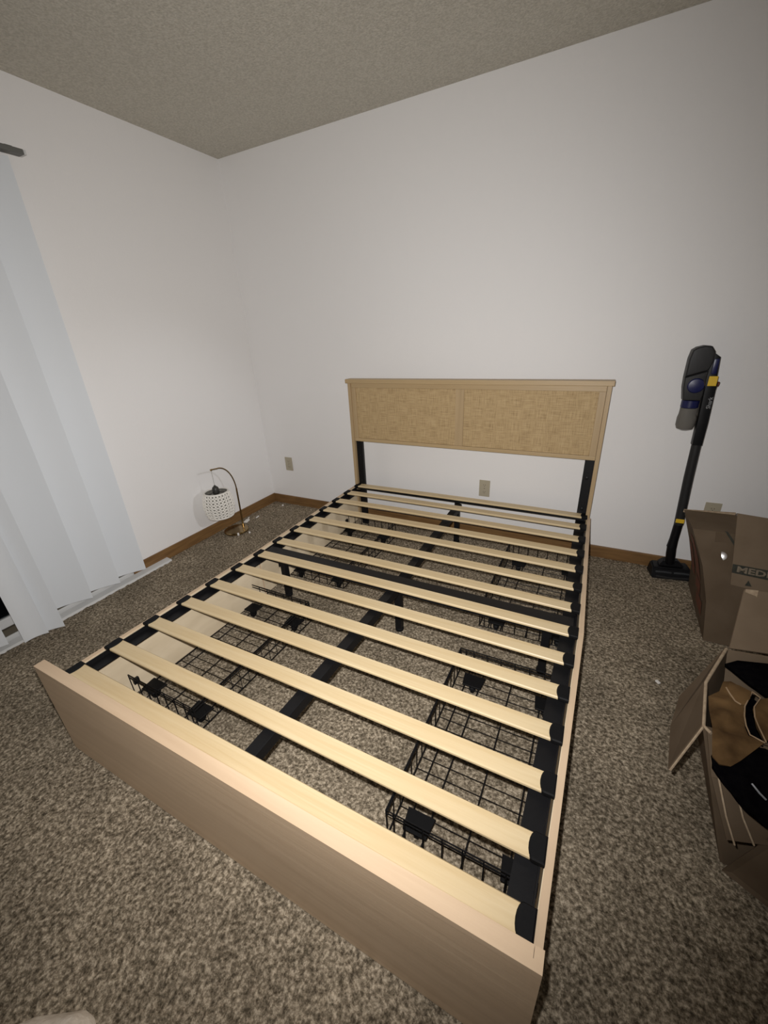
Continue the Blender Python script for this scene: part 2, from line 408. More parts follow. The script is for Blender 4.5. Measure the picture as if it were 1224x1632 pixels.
# ================================================================== BED
BX, BYO, TH = 1.7618, -0.1403, -0.0034
bed = empty('bed_frame', (BX, BYO, 0), 'light wood slatted bed frame with woven cane headboard and no mattress', 'bed', rotz=TH)
VM = -1.085
def gb(v): return max(0.0, 1 - abs(v - VM) / 1.0)
def warp(bm):
    for q in bm.verts:
        g = gb(q.co.y); q.co.x += 0.020 * g; q.co.z += -0.0068 * g * min(1, max(0, q.co.z / 0.1))
    return bm
def bp(name, bm, m, parent=bed, smooth=None, wp=False):
    if wp: warp(bm)
    return obj(name, bm, M[m], parent, smooth)
Y14, SP, SL, HS = -2.0359, 0.1534, 1.509, 0.333
# slats, each with a black holder at both ends
slat_me = None
def cap_bm(side):
    bm = nb(); pts = []
    # seen from above: straight outer edge, edge towards the slat bulging inwards
    for i in range(9):
        a = -math.pi / 2 + math.pi * i / 8
        pts.append((-0.012 * math.cos(a), 0.0295 * math.sin(a)))
    poly = [(0.0255, -0.0295), (0.0255, 0.0295)] + [(x, y) for x, y in reversed(pts)]
    prism(bm, [(x * side, y) for x, y in poly], 2, 0.0, 0.0165, 0.003, 1)
    return bm
capR = capL = None
for i in range(1, 15):
    v = Y14 + (14 - i) * SP + (0.0157 if i == 14 else 0) + 0.027
    g = gb(v); du = 0.020 * g; dz = -0.0068 * g
    if slat_me is None:
        bm = nb(); n = 20; w2 = 0.027; rings = []
        sec = [(-w2, 0.002), (-w2 + .002, 0), (w2 - .002, 0), (w2, 0.002), (w2, 0.008), (w2 - .003, 0.0115), (-w2 + .003, 0.0115), (-w2, 0.008)]
        for k in range(n + 1):
            u = -SL / 2 - 0.008 + (SL + 0.016) * k / n; c = 0.004 * (1 - (2 * k / n - 1) ** 2)
            rings.append([bm.verts.new((u, y, z + c)) for y, z in sec])
        for a, b in zip(rings, rings[1:]):
            for j in range(8): bm.faces.new((a[j], a[(j + 1) % 8], b[(j + 1) % 8], b[j]))
        bm.faces.new(rings[0]); bm.faces.new(list(reversed(rings[-1])))
        bmesh.ops.recalc_face_normals(bm, faces=bm.faces)
        o = bp('slat', bm, 'slat'); slat_me = o.data
        capR = bp('slat_holder', cap_bm(1), 'blackp'); capL = bp('slat_holder', cap_bm(-1), 'blackp')
        cr_, cl_ = capR, capL
    else:
        o = bpy.data.objects.new('slat', slat_me); COL.objects.link(o); o.parent = bed
        cr_ = capR.copy(); cl_ = capL.copy()
        for c in (cr_, cl_): COL.objects.link(c); c.parent = bed
    o.location = (du, v, HS - 0.0135 + dz)
    cr_.location = (du + SL / 2 + 0.002, v, HS - 0.016 + dz); cl_.location = (du - SL / 2 - 0.002, v, HS - 0.016 + dz)
# steel side rails (two pieces a side), cross beams, centre beam
def seg_box(u0, u1, v0, v1, z0, z1, n=6, bevel=0):
    bm = nb()
    for k in range(n):
        pass
    vs = [v0 + (v1 - v0) * k / n for k in range(n + 1)]
    rings = [[bm.verts.new(p) for p in ((u0, v, z0), (u1, v, z0), (u1, v, z1), (u0, v, z1))] for v in vs]
    for a, b in zip(rings, rings[1:]):
        for j in range(4): bm.faces.new((a[j], a[(j + 1) % 4], b[(j + 1) % 4], b[j]))
    bm.faces.new(rings[0]); bm.faces.new(list(reversed(rings[-1]))); bmesh.ops.recalc_face_normals(bm, faces=bm.faces)
    return bm
for s in (-1, 1):
    for v0, v1 in ((-2.045, VM - .001), (VM + .001, -0.03)):
        bm = seg_box(s * 0.7715, s * 0.7755, v0, v1, 0.262, 0.3165)
        for f in (seg_box(s * 0.722, s * 0.7712, v0, v1, 0.296, 0.300),):
            me = bpy.data.meshes.new('t'); f.to_mesh(me); f.free(); bm.from_mesh(me); bpy.data.meshes.remove(me)
        bp('side_rail', bm, 'black', wp=True)
bp('cross_beam', bx(-0.765, 0.765, VM + 0.034, VM + 0.098, 0.262, 0.3155, bevel=0.002), 'black', wp=True)
bp('head_beam', bx(-0.765, 0.765, -0.046, 0.0118, 0.311, 0.3188, bevel=0.001), 'black')
bp('foot_beam', bx(-0.765, 0.765, -2.045, -2.015, 0.255, 0.295, bevel=0.002), 'black')
for v0, v1 in ((-2.014, VM + 0.033), (VM + 0.099, -0.047)):
    bp('centre_beam', bx(0.0, 0.040, v0, v1, 0.268, 0.3075, bevel=0.002), 'black', wp=True)
def leg(u, v, ztop, w=0.032):
    bm = nb(); box(bm, u - w / 2, u + w / 2, v - w / 2, v + w / 2, 0.018, ztop, 0.003)
    o = bp('leg', bm, 'black')
    bm = nb(); lathe(bm, [(w * .62, 0.0), (w * .66, 0.004), (w * .66, 0.014), (w * .5, 0.018)], 16, u, v)
    obj('foot_pad', bm, M['blackp'], o, 40)
leg(0.024, -0.995, 0.25); leg(0.692, -0.99, 0.25); leg(-0.685, -0.985, 0.25)
leg(0.0, -0.010, 0.310); leg(0.024, -1.995, 0.254)
bp('bracket_plate', bx(-0.713, -0.707, -1.00, -0.955, 0.19, 0.29), 'black'); bp('bracket_plate', bx(0.707, 0.713, -1.00, -0.955, 0.19, 0.29), 'black')
# footboard
fb = bp('footboard', bx(-0.80, 0.80, -2.080, -2.0650, 0.004, 0.402), 'ply')
obj('inner_board', bx(-0.7835, 0.7835, -2.06499, -2.047, 0.02, 0.402), M['ply'], fb)
for s in (-1, 1):
    obj('end_strip', bx(min(s * .7842, s * .80), max(s * .7842, s * .80), -2.06499, -2.047, 0.004, 0.402), M['ply'], fb)
# headboard
hb = bp('headboard', bx(-0.770, 0.770, 0.012, 0.030, 0.660, 1.056, bevel=0.001), 'plyh')
def hp(name, *a, m='plyh', bevel=0.001): return obj(name, bx(*a, bevel=bevel), M[m], hb)
hp('cap_board', -0.802, 0.802, -0.026, 0.042, 1.0575, 1.0835, bevel=0.003)
hp('top_rail', -0.770, 0.770, -0.004, 0.0115, 1.028, 1.057)
hp('bottom_rail', -0.770, 0.770, -0.004, 0.0115, 0.660, 0.682)
for a, b in ((-0.770, -0.738), (0.738, 0.770)): hp('stile', a, b, -0.004, 0.0115, 0.6825, 1.0275, m='plyz')
hp('centre_stile', -0.034, 0.018, -0.002, 0.0115, 0.6825, 1.0275, m='plyz')
for a, b in ((-0.7375, -0.0345), (0.0185, 0.7375)): hp('rattan_panel', a, b, 0.001, 0.0115, 0.683, 1.027, m='rattan', bevel=0.0008)
for s in (-1, 1):
    a, b = sorted((s * 0.7715, s * 0.7925))
    hp('side_strip', a, b, -0.012, 0.034, 0.05, 1.057, m='plyz')
for s in (-1, 1):
    a, b = sorted((s * 0.722, s * 0.7705))
    bp('headboard_post', bx(a, b, 0.0125, 0.034, 0.0, 0.6595, bevel=0.002), 'black')
    for z in (0.30, 0.36, 0.55):
        bm = nb(); lathe(bm, [(0.009, 0), (0.009, 0.004), (0.005, 0.006)], 12)
        bmesh.ops.rotate(bm, verts=bm.verts, cent=(0, 0, 0), matrix=Matrix.Rotation(R(90), 3, 'X'))
        bmesh.ops.translate(bm, verts=bm.verts, vec=(s * 0.745, 0.0122, z))
        obj('bolt', bm, M['black'], bed, 40)

# ================================================================== DRAWERS
def seg_wire(bm, a, b, r): tube(bm, [a, b], r, 6)
def drawer(s, v0, v1, pv0, pv1, label):
    """s = side (-1 left, +1 right); basket v0..v1; front panel pv0..pv1 (bed coordinates)"""
    t = empty('storage_drawer', (0, 0, 0), label, 'drawer', 'wire basket drawers under the bed')
    vc = (v0 + v1) / 2
    t.location = (BX + s * 0.585 * math.cos(TH) - vc * math.sin(TH), BYO + s * 0.585 * math.sin(TH) + vc * math.cos(TH), 0)
    t.rotation_euler = (0, 0, TH)
    def part(name, bm, m, parent=t, smooth=None):
        if parent is t: bmesh.ops.translate(bm, verts=bm.verts, vec=(-s * 0.585, -vc, 0))
        return obj(name, bm, M[m], parent, smooth)
    ui, uo = s * 0.388, s * 0.768         # inner and outer walls
    zb, zt = 0.048, 0.160
    bm = nb(); a, b = sorted((s * 0.7835, s * 0.800))
    f = seg_box(a, b, pv0, pv1, 0.048, 0.318)
    for q in f.verts: q.co.x += 0.020 * gb(q.co.y)
    bm.free(); fr = part('front_panel', f, 'plyv')
    a, b = sorted((s * 0.7815, s * 0.7834))
    f = seg_box(a, b, pv0 + .002, pv1 - .002, 0.050, 0.316)
    for q in f.verts: q.co.x += 0.020 * gb(q.co.y)
    bmesh.ops.translate(f, verts=f.verts, vec=(-s * 0.585, -vc, 0))
    obj('inside_face', f, M['pinner'], fr)
    # rim and the lower ring: heavier wire
    bm = nb()
    for z in (zt, zt - 0.014):
        tube(bm, [(uo, v0, z), (ui, v0, z), (ui, v1, z), (uo, v1, z)], 0.0027, 6)
    part('rim', bm, 'wire', smooth=60)
    bm = nb(); tube(bm, [(ui, v0, zb), (uo, v0, zb), (uo, v1, zb), (ui, v1, zb)], 0.0027, 6, closed=True)
    part('bottom_ring', bm, 'wire', smooth=60)
    nn = 16
    bm = nb()
    for k in range(1, nn):
        v = v0 + (v1 - v0) * k / nn
        seg_wire(bm, (ui, v, zb - .001), (uo, v, zb - .001), 0.0014)
    part('floor_wires', bm, 'wire')
    bm = nb()
    for u in (0.430, 0.487, 0.600, 0.715):
        seg_wire(bm, (s * u, v0, zb + .003), (s * u, v1, zb + .003), 0.0022)
    part('floor_bars', bm, 'wire')
    for uu in (ui,):
        bm = nb()
        for k in range(1, nn): 
            v = v0 + (v1 - v0) * k / nn
            seg_wire(bm, (uu, v, zb), (uu, v, zt), 0.0015)
        part('side_wires', bm, 'wire')
    for vv in (v0, v1):
        bm = nb()
        for k in range(0, 8):
            u = ui + (uo - ui) * k / 7
            seg_wire(bm, (u, vv, zb), (u, vv, zt), 0.0021)
        seg_wire(bm, (ui + s * .022, vv, zb), (ui + s * .022, vv, zt), 0.0021)
        part('end_wires', bm, 'wire')
    for u in (0.458, 0.735):
        for d in (0.058, v1 - v0 - 0.052):
            bm = nb(); c = v0 + d
            prism(bm, [(s * u - .043, c + .032), (s * u + .043, c + .032), (s * u + .036, c - .030), (s * u - .036, c - .030)], 2, zb + 0.004, zb + 0.010, 0.0015, 1)
            p = part('caster', bm, 'blackp')
            ox, oy = -s * 0.585, -vc
            bm = nb(); prism(bm, [(s * u - .014 + ox, .045), (s * u + .014 + ox, .045), (s * u + .012 + ox, .016), (s * u - .012 + ox, .016)], 1, c - .012 + oy, c + .012 + oy)
            obj('fork', bm, M['blackp'], p)
            bm = nb(); lathe(bm, [(0.012, -0.008), (0.018, -0.006), (0.018, 0.006), (0.012, 0.008)], 16)
            bmesh.ops.rotate(bm, verts=bm.verts, cent=(0, 0, 0), matrix=Matrix.Rotation(R(90), 3, 'Y'))
            bmesh.ops.translate(bm, verts=bm.verts, vec=(s * u + ox, c + oy, 0.018))
            obj('wheel', bm, M['blackp'], p, 40)
    for v in (v0 + 0.01, v1 - 0.03):
        a, b = sorted((s * 0.7700, s * 0.7815))
        bm = bx(a, b, v, v + 0.022, 0.096, 0.122)
        for q in bm.verts: q.co.x += 0.020 * gb(q.co.y) * 0.9
        part('bracket', bm, 'black')
    return t
drawer(1, -1.850, -1.165, -2.046, VM - 0.002, 'black wire basket drawer under the right side of the bed, nearest the footboard')
drawer(-1, -1.850, -1.165, -2.046, VM - 0.002, 'black wire basket drawer under the left side of the bed, nearest the footboard')
drawer(1, -0.862, -0.178, VM + 0.002, -0.014, 'black wire basket drawer under the right side of the bed, nearest the headboard')
drawer(-1, -0.862, -0.178, VM + 0.002, -0.014, 'black wire basket drawer under the left side of the bed, nearest the headboard')

# ================================================================== TABLE LAMP
LX, LY = 0.140, -0.612
lp = empty('table_lamp', (LX, LY, 0), 'brass arc lamp with white woven rope shade on the carpet by the left wall', 'lamp')
bm = nb(); lathe(bm, [(0.085, 0.0), (0.091, 0.003), (0.091, 0.012), (0.086, 0.017), (0.02, 0.019)], 48); obj('base', bm, M['brass'], lp, 35)
px, py = 0.0, 0.088 - 0.012
bm = nb(); tube(bm, [(px, py - .004, 0.016), (px, py, 0.17), (px, py + .004, 0.325)], 0.0062, 12); pole = obj('pole', bm, M['brass'], lp, 40)
bm = nb(); tube(bm, [(px, py - .004, 0.0185), (px, py - .004, 0.030)], 0.011, 14); obj('collar', bm, M['brass'], pole, 40)
arc = []
ty, tz = -0.110, 0.533
for k in range(15):
    a = math.pi / 2 * k / 14
    arc.append((px, py + .004 - 0.135 * (1 - math.cos(a)), 0.322 + 0.203 * math.sin(a)))
arc += [(px + .005, -0.085, tz - .003), (px + .008, ty, tz + .001)]
bm = nb(); tube(bm, arc, 0.0048, 12); arm = obj('arm', bm, M['brass'], lp, 40)
bm = nb(); tube(bm, [(px + .0085, ty + .002, tz), (px + .009, ty - .008, tz)], 0.0068, 12); obj('arm_tip', bm, M['brass'], arm, 40)
sx, sy = px + .010, ty - 0.004
bm = nb(); tube(bm, [(sx, sy, tz - .004), (sx, sy, 0.415)], 0.0016, 8); obj('cord', bm, M['cord'], lp, 40)
bm = nb(); lathe(bm, [(0.005, 0.420), (0.010, 0.412), (0.020, 0.404), (0.024, 0.392), (0.024, 0.362), (0.018, 0.355)][::-1], 20, sx, sy); sk = obj('socket', bm, M['socket'], lp, 40)
for k in range(3):
    a = 2 * math.pi * k / 3 + 0.4
    bm = nb(); tube(bm, [(sx + .02 * math.cos(a), sy + .02 * math.sin(a), 0.372), (sx + .070 * math.cos(a), sy + .070 * math.sin(a), 0.366)], 0.0018, 6); obj('spider_arm', bm, M['socket'], sk)
def shade_r(t):   # t 0 bottom .. 1 top
    return 0.079 + 0.026 * math.sin(math.pi * (0.12 + 0.80 * t)) - 0.004 * t
ZB, ZT = 0.188, 0.368
bm = nb(); lathe(bm, [(shade_r(k / 12) - 0.006, ZB + (ZT - ZB) * k / 12) for k in range(13)], 40, sx, sy, False, False)
bmesh.ops.solidify(bm, geom=list(bm.faces), thickness=0.0015)
sh = obj('lamp_shade', bm, M['liner'], lp, 60)
bm = nb(); NS = 24; NR = 8
for d in (-1, 1):
    for j in range(NS):
        pts = []
        for k in range(NR * 4 + 1):
            t = k / (NR * 4); wob = (1 if d > 0 else -1) * 0.5 * math.sin(math.pi * NR * t / 1.0)
            a = 2 * math.pi * (j + wob * 1.0) / NS
            r = shade_r(t) + 0.0025 * (1 if ((k // 4 + j) % 2) else -1) * d * 0.5
            pts.append((sx + r * math.cos(a), sy + r * math.sin(a), ZB + (ZT - ZB) * t))
        tube(bm, pts, 0.0050, 5)
o = obj('rope_net', bm, M['rope'], sh, 60)
bm = nb()
for z, t in ((ZB, 0), (ZT, 1)):
    r = shade_r(t)
    tube(bm, [(sx + r * math.cos(2 * math.pi * k / 40), sy + r * math.sin(2 * math.pi * k / 40), z) for k in range(40)], 0.0062, 6, closed=True)
obj('rope_edge', bm, M['rope'], sh, 60)

# little scraps on the carpet round the lamp
def scrap(x, y, lx, ly, h, rz, label, kind='scrap'):
    bm = nb(); box(bm, -lx / 2, lx / 2, -ly / 2, ly / 2, 0, h, min(h, lx, ly) * 0.25, 1)
    o = obj('foam_scrap', bm, M['foam'], None); o.location = (x, y, 0.0005); o.rotation_euler = (0, 0, rz)
    tag(o, label, 'scrap', 'packing scraps on the carpet')
scrap(0.090, -0.452, 0.030, 0.056, 0.012, 0.35, 'white foam block on the carpet behind the brass lamp base')
scrap(0.112, -0.352, 0.012, 0.040, 0.006, 0.2, 'thin white sliver on the carpet just beyond the foam block')
scrap(0.055, -0.395, 0.010, 0.028, 0.006, 0.5, 'small white sliver nearest the left wall baseboard')
scrap(0.215, -0.668, 0.014, 0.012, 0.022, 0.2, 'small upright white scrap in front of the lamp base')
scrap(0.262, -0.600, 0.013, 0.024, 0.008, 0.9, 'white scrap at the right edge of the lamp base')
scrap(0.150, -0.075, 0.014, 0.030, 0.006, 0.7, 'white scrap on the carpet in the back left corner of the room')
scrap(2.885, -1.005, 0.012, 0.018, 0.008, 0.7, 'tiny white scrap on the carpet beside the open box flap')

# ================================================================== OUTLETS
def outlet(x, z, label, wdt=0.072):
    t = empty('wall_outlet', (x, -0.0005, z), label, 'outlet', 'beige outlets on the back wall')
    obj('cover_plate', bx(-wdt / 2, wdt / 2, -0.006, 0, -0.058, 0.058, bevel=0.002), M['almond'], t)
    for dz in (-0.024, 0.024):
        bm = nb(); prism(bm, [(0.015 * math.cos(a) * 1.05, dz + max(-.0125, min(.0125, 0.017 * math.sin(a)))) for a in [2 * math.pi * k / 20 for k in range(20)]], 1, -0.0085, -0.0062)
        sct = obj('socket_face', bm, M['almond'], t)
        bm = nb()
        for dx in (-0.006, 0.006): box(bm, dx - .001, dx + .001, -0.0092, -0.0086, dz - .002, dz + .007)
        box(bm, -.002, .002, -0.0092, -0.0086, dz - .009, dz - .005)
        obj('slots', bm, M['almondd'], sct)
    bm = nb(); lathe(bm, [(0.003, 0), (0.003, 0.001)], 10); bmesh.ops.rotate(bm, verts=bm.verts, cent=(0, 0, 0), matrix=Matrix.Rotation(R(90), 3, 'X'))
    bmesh.ops.translate(bm, verts=bm.verts, vec=(0, -0.0062, 0)); obj('screw', bm, M['almondd'], t)
outlet(0.227, 0.371, 'beige wall outlet near the left corner of the back wall')
outlet(1.902, 0.364, 'beige wall outlet on the back wall seen under the headboard')
outlet(3.137, 0.382, 'beige wall outlet on the back wall behind the cardboard boxes')

# ================================================================== STICK VACUUM
vc = empty('stick_vacuum', (2.985, -0.11, 0), 'black and blue cordless stick vacuum standing against the back wall', 'vacuum')
def vp(name, bm, m, parent=vc, smooth=None):
    if parent is vc: bmesh.ops.translate(bm, verts=bm.verts, vec=(-2.985, 0.11, 0))
    else: bmesh.ops.translate(bm, verts=bm.verts, vec=(-2.985, 0.11, 0))
    return obj(name, bm, M[m], parent, smooth)
# floor head, turned a little
ax = Vector((0.985, 0.172, 0)); ay = Vector((-0.172, 0.985, 0)); o0 = Vector((2.920, -0.160, 0))
def hd(u, v, z): return o0 + ax * u + ay * v + Vector((0, 0, z))
bm = nb()
hexa(bm, [hd(.0, .004, .0), hd(.2, .004, 0), hd(.2, .112, 0), hd(.0, .112, 0), hd(.004, .030, .060), hd(.196, .030, .060), hd(.19, .108, .066), hd(.01, .108, .066)])
bmesh.ops.bevel(bm, geom=list(bm.edges), offset=0.007, segments=2, affect='EDGES')
fh = vp('floor_head', bm, 'vblack', smooth=35)
for a, b in ((0.018, 0.095), (0.108, 0.184)):
    bm = nb(); tube(bm, [hd(a, .016, .040), hd((a + b) / 2, .012, .044), hd(b, .016, .040)], 0.006, 8); vp('front_window', bm, 'vwin', fh, 40)
bm = nb(); tube(bm, [hd(0.02, .006, .018), hd(0.1, .002, .014), hd(.18, .006, .018)], 0.007, 8); vp('bumper', bm, 'vgrey', fh, 40)
bm = nb(); hexa(bm, [hd(.035, .045, .064), hd(.165, .045, .064), hd(.160, .104, .068), hd(.040, .104, .068), hd(.060, .055, .095), hd(.135, .055, .095), hd(.13, .098, .098), hd(.065, .098, .098)])
bmesh.ops.bevel(bm, geom=list(bm.edges), offset=0.005, segments=2, affect='EDGES'); vp('motor_hump', bm, 'vblack', fh, 35)
bm = nb(); tube(bm, [(2.999, -0.090, 0.085), (2.989, -0.106, 0.15), (2.983, -0.11, 0.205)], [0.022, 0.023, 0.022], 16); vp('swivel_neck', bm, 'vblack', smooth=40)
bm = nb(); tube(bm, [(2.983, -0.11, 0.195), (2.984, -0.11, 0.24), (2.986, -0.11, 0.345)], [0.024, 0.021, 0.0205], 16); lt = vp('tube_connector', bm, 'vblack', smooth=40)
bm = nb(); box(bm, 2.966, 3.004, -0.136, -0.1312, 0.352, 0.374, 0.002); vp('release_tab', bm, 'vyel', lt)
bm = nb(); tube(bm, [(2.987, -0.11, 0.335), (2.975, -0.11, 0.60), (2.970, -0.11, 0.785)], [0.0215, 0.0215, 0.0205], 18); vp('wand', bm, 'vgrey', smooth=40)
bm = nb(); prism(bm, [(2.948, 0.775), (2.990, 0.775), (2.989, 0.89), (2.983, 1.04), (2.985, 1.07), (2.975, 1.10), (2.968, 1.187), (2.943, 1.205), (2.925, 1.12), (2.939, 1.05), (2.944, 0.93)], 1, -0.136, -0.086, 0.006); hn = vp('handheld_spine', bm, 'vblack', smooth=35)
bm = nb(); prism(bm, [(2.850, 1.180), (2.856, 1.218), (2.872, 1.230), (2.899, 1.237), (2.926, 1.234), (2.942, 1.212), (2.945, 1.17), (2.935, 1.13), (2.850, 1.10)], 1, -0.150, -0.072, 0.012, 3); vp('top_cover', bm, 'vgrey', smooth=35)
bm = nb(); prism(bm, [(2.850, 1.099), (2.936, 1.129), (2.935, 1.10), (2.938, 1.02), (2.934, 0.992), (2.864, 0.992), (2.853, 1.05)], 1, -0.148, -0.074, 0.010, 3); bd = vp('motor_housing', bm, 'vgrey', smooth=35)
bm = nb(); lathe(bm, [(0.030, 0), (0.034, 0.004), (0.030, 0.010), (0.012, 0.013)], 24)
bmesh.ops.rotate(bm, verts=bm.verts, cent=(0, 0, 0), matrix=Matrix.Rotation(R(90), 3, 'X')); bmesh.ops.translate(bm, verts=bm.verts, vec=(2.900, -0.147, 1.062)); vp('filter_cap', bm, 'vblue', bd, 35)
bm = nb(); box(bm, 2.946, 2.967, -0.141, -0.080, 1.112, 1.180, 0.005); vp('battery_pack', bm, 'vblue', hn, 35)
bm = nb(); box(bm, 2.944, 2.978, -0.142, -0.1362, 1.060, 1.104, 0.002); vp('release_tab', bm, 'vyel', hn)
bm = nb(); tube(bm, [(2.978, -0.12, 1.068), (2.990, -0.12, 1.066)], 0.011, 12); vp('latch', bm, 'vred', hn, 40)
bm = nb(); lathe(bm, [(0.034, 0.955), (0.037, 0.958), (0.037, 0.990), (0.034, 0.9915)], 28, 2.901, -0.11); vp('bin_collar', bm, 'vblue', smooth=40)
bm = nb(); lathe(bm, [(0.018, 0.846), (0.034, 0.853), (0.040, 0.870), (0.0405, 0.905), (0.037, 0.925), (0.0365, 0.954), (0.030, 0.9545)], 32, 2.902, -0.11); bn = vp('dust_bin', bm, 'smoke', smooth=40)
bm = nb(); lathe(bm, [(0.006, 0.855), (0.030, 0.862), (0.034, 0.88), (0.022, 0.905), (0.012, 0.915)], 20, 2.902, -0.11); vp('dust', bm, 'dust', bn, 60)
bm = nb(); tube(bm, [(2.915, -0.11, 0.953), (2.915, -0.11, 0.918)], 0.014, 12); vp('inner_cyclone', bm, 'vblack', bn, 40)
def text(name, s, m, parent, mat_w, size, thick=0.0006, bold=0.0):
    c = bpy.data.curves.new(name, 'FONT'); c.body = s; c.size = size; c.extrude = thick; c.offset = bold; c.align_x = 'LEFT'
    c.resolution_u = 2
    o = bpy.data.objects.new(name, c); COL.objects.link(o)
    dg = bpy.context.evaluated_depsgraph_get(); me = bpy.data.meshes.new_from_object(o.evaluated_get(dg))
    bpy.data.objects.remove(o); bpy.data.curves.remove(c)
    me.materials.clear(); me.materials.append(m)
    q = bpy.data.objects.new(name, me); COL.objects.link(q); q.parent = parent; q.matrix_local = mat_w
    return q
# upright lettering on the spine
mw = Matrix(((0, -1, 0, -0.0055), (0, 0, -1, -0.0268), (1, 0, 0, 0.955), (0, 0, 0, 1)))
text('lettering', 'Shark', M['gtext'], hn, mw, 0.024)

# ================================================================== MOVING BOX (closed, by the wall)
mb = empty('moving_box', (3.09, -0.64, 0), 'brown cardboard moving box with MEDIUM printed on it, leaning by the back wall', 'box')
def mp_(name, bm, m, parent=mb, smooth=None):
    bmesh.ops.translate(bm, verts=bm.verts, vec=(-3.09, 0.64, 0)); return obj(name, bm, M[m], parent, smooth)
fl = [(3.090, -0.640, 0.0), (3.078, -0.565, 0.160), (3.045, -0.490, 0.300), (2.987, -0.403, 0.445)]   # front left edge, bottom to top
bl_ = [(3.097, -0.150, 0.0), (3.072, -0.185, 0.16), (3.030, -0.200, 0.30), (2.966, -0.245, 0.474)]
W = 0.62
bm = nb()
A = [bm.verts.new(p) for p in fl]; B = [bm.verts.new(p) for p in bl_]
C_ = [bm.verts.new((p[0] + W, p[1] - 0.004, p[2])) for p in fl]; D_ = [bm.verts.new((p[0] + W, p[1] - .004, p[2] + (.01 if i == 3 else 0))) for i, p in enumerate(bl_)]
for i in range(3):
    bm.faces.new((A[i], C_[i], C_[i + 1], A[i + 1])); bm.faces.new((B[i], A[i], A[i + 1], B[i + 1]))
    bm.faces.new((C_[i], D_[i], D_[i + 1], C_[i + 1])); bm.faces.new((D_[i], B[i], B[i + 1], D_[i + 1]))
bm.faces.new((A[3], C_[3], D_[3], B[3])); bm.faces.new((A[0], B[0], D_[0], C_[0])); bmesh.ops.recalc_face_normals(bm, faces=bm.faces)
mp_('carton_body', bm, 'card')
bm = nb(); slab(bm, [(2.966, -0.2452, 0.475), (3.17, -0.2452, 0.489), (3.17, -0.2452, 0.470), (2.966, -0.2452, 0.460)], 0.004, (0, -1, 0)); mp_('top_edge', bm, 'carde')
# front lower flap with the printed band, proud of the front face
def pp(x, z, off=0.02): return (x, -0.64 - off + 0.533 * z, z)
bm = nb(); slab(bm, [pp(3.152, 0.250), pp(3.72, 0.205), pp(3.72, 0.505), pp(3.139, 0.536)], 0.006, (0, -1, 0.5)); fp = mp_('printed_flap', bm, 'cardl')
bm = nb(); slab(bm, [pp(3.1500, 0.298, .0215), pp(3.56, 0.278, .0215), pp(3.56, 0.322, .0215), pp(3.1495, 0.333, .0215)], 0.001, (0, -1, 0.5)); band = mp_('printed_band', bm, 'ink', fp)
e1 = Vector((0.998, 0.0, -0.048)).normalized(); nn_ = Vector((0, -0.882, 0.470)).normalized(); e1 = (e1 - nn_ * e1.dot(nn_)).normalized(); e2 = nn_.cross(e1); e1 = e1 * 1.42
po = Vector(pp(3.164, 0.3055, .0225)) - Vector((3.09, -0.64, 0))
mw = Matrix(((e1.x, e2.x, nn_.x, po.x), (e1.y, e2.y, nn_.y, po.y), (e1.z, e2.z, nn_.z, po.z), (0, 0, 0, 1)))
text('lettering', 'MEDIUM', M['inkt'], fp, mw, 0.036, 0.0004, 0.0011)
bm = nb(); slab(bm, [pp(3.202, 0.256, .0212), pp(3.226, 0.256, .0212), pp(3.212, 0.278, .0212)], 0.0008, (0, -1, .5)); mp_('printed_arrow', bm, 'ink', fp)
# tape down the front, printed marks
def fo(x, z, off=0.003): return (x, -0.64 - off + 0.533 * z, z)
bm = nb(); slab(bm, [fo(3.075, 0.445, .0035), fo(3.128, 0.445, .0035), fo(3.136, 0.200, .0035), fo(3.084, 0.200, .0035)], 0.0008, (0, -1, .5)); tp = mp_('packing_tape', bm, 'tape')
bm = nb(); rw_ = 0.26
lathe(bm, [(0.021, -0.012), (0.020, rw_ * (math.cos(0.020 / rw_) - 1))] + [(r_, rw_ * (math.cos(r_ / rw_) - 1)) for r_ in (0.016, 0.012, 0.008, 0.004, 0.001)], 24)
bmesh.ops.rotate(bm, verts=bm.verts, cent=(0, 0, 0), matrix=Vector((0, 0, 1)).rotation_difference(Vector((-0.259, -0.863, 0.433))).to_matrix())
bmesh.ops.translate(bm, verts=bm.verts, vec=Vector(fo(3.108, 0.352, .007)))
mp_('tape_glint_disc', bm, 'tape', tp, 60)  # disc added and tilted to the torch for the tape's glint
bm = nb(); slab(bm, [fo(3.106, 0.455, .007), fo(3.118, 0.452, .007), fo(3.156, 0.405, .006), fo(3.147, 0.400, .006)], 0.001, (0, -1, .5)); mp_('printed_stripe', bm, 'ink')
def lerp3(p, q, t): return Vector(p).lerp(Vector(q), t)
def side(i0, t, d):   # point on the left face: t along height rows, d 0 front..1 back
    k = min(2, int(t)); f = t - k
    p = lerp3(lerp3(fl[k], fl[k + 1], f), lerp3(bl_[k], bl_[k + 1], f), d); return p + Vector((-0.0022, -0.0012, 0.0))
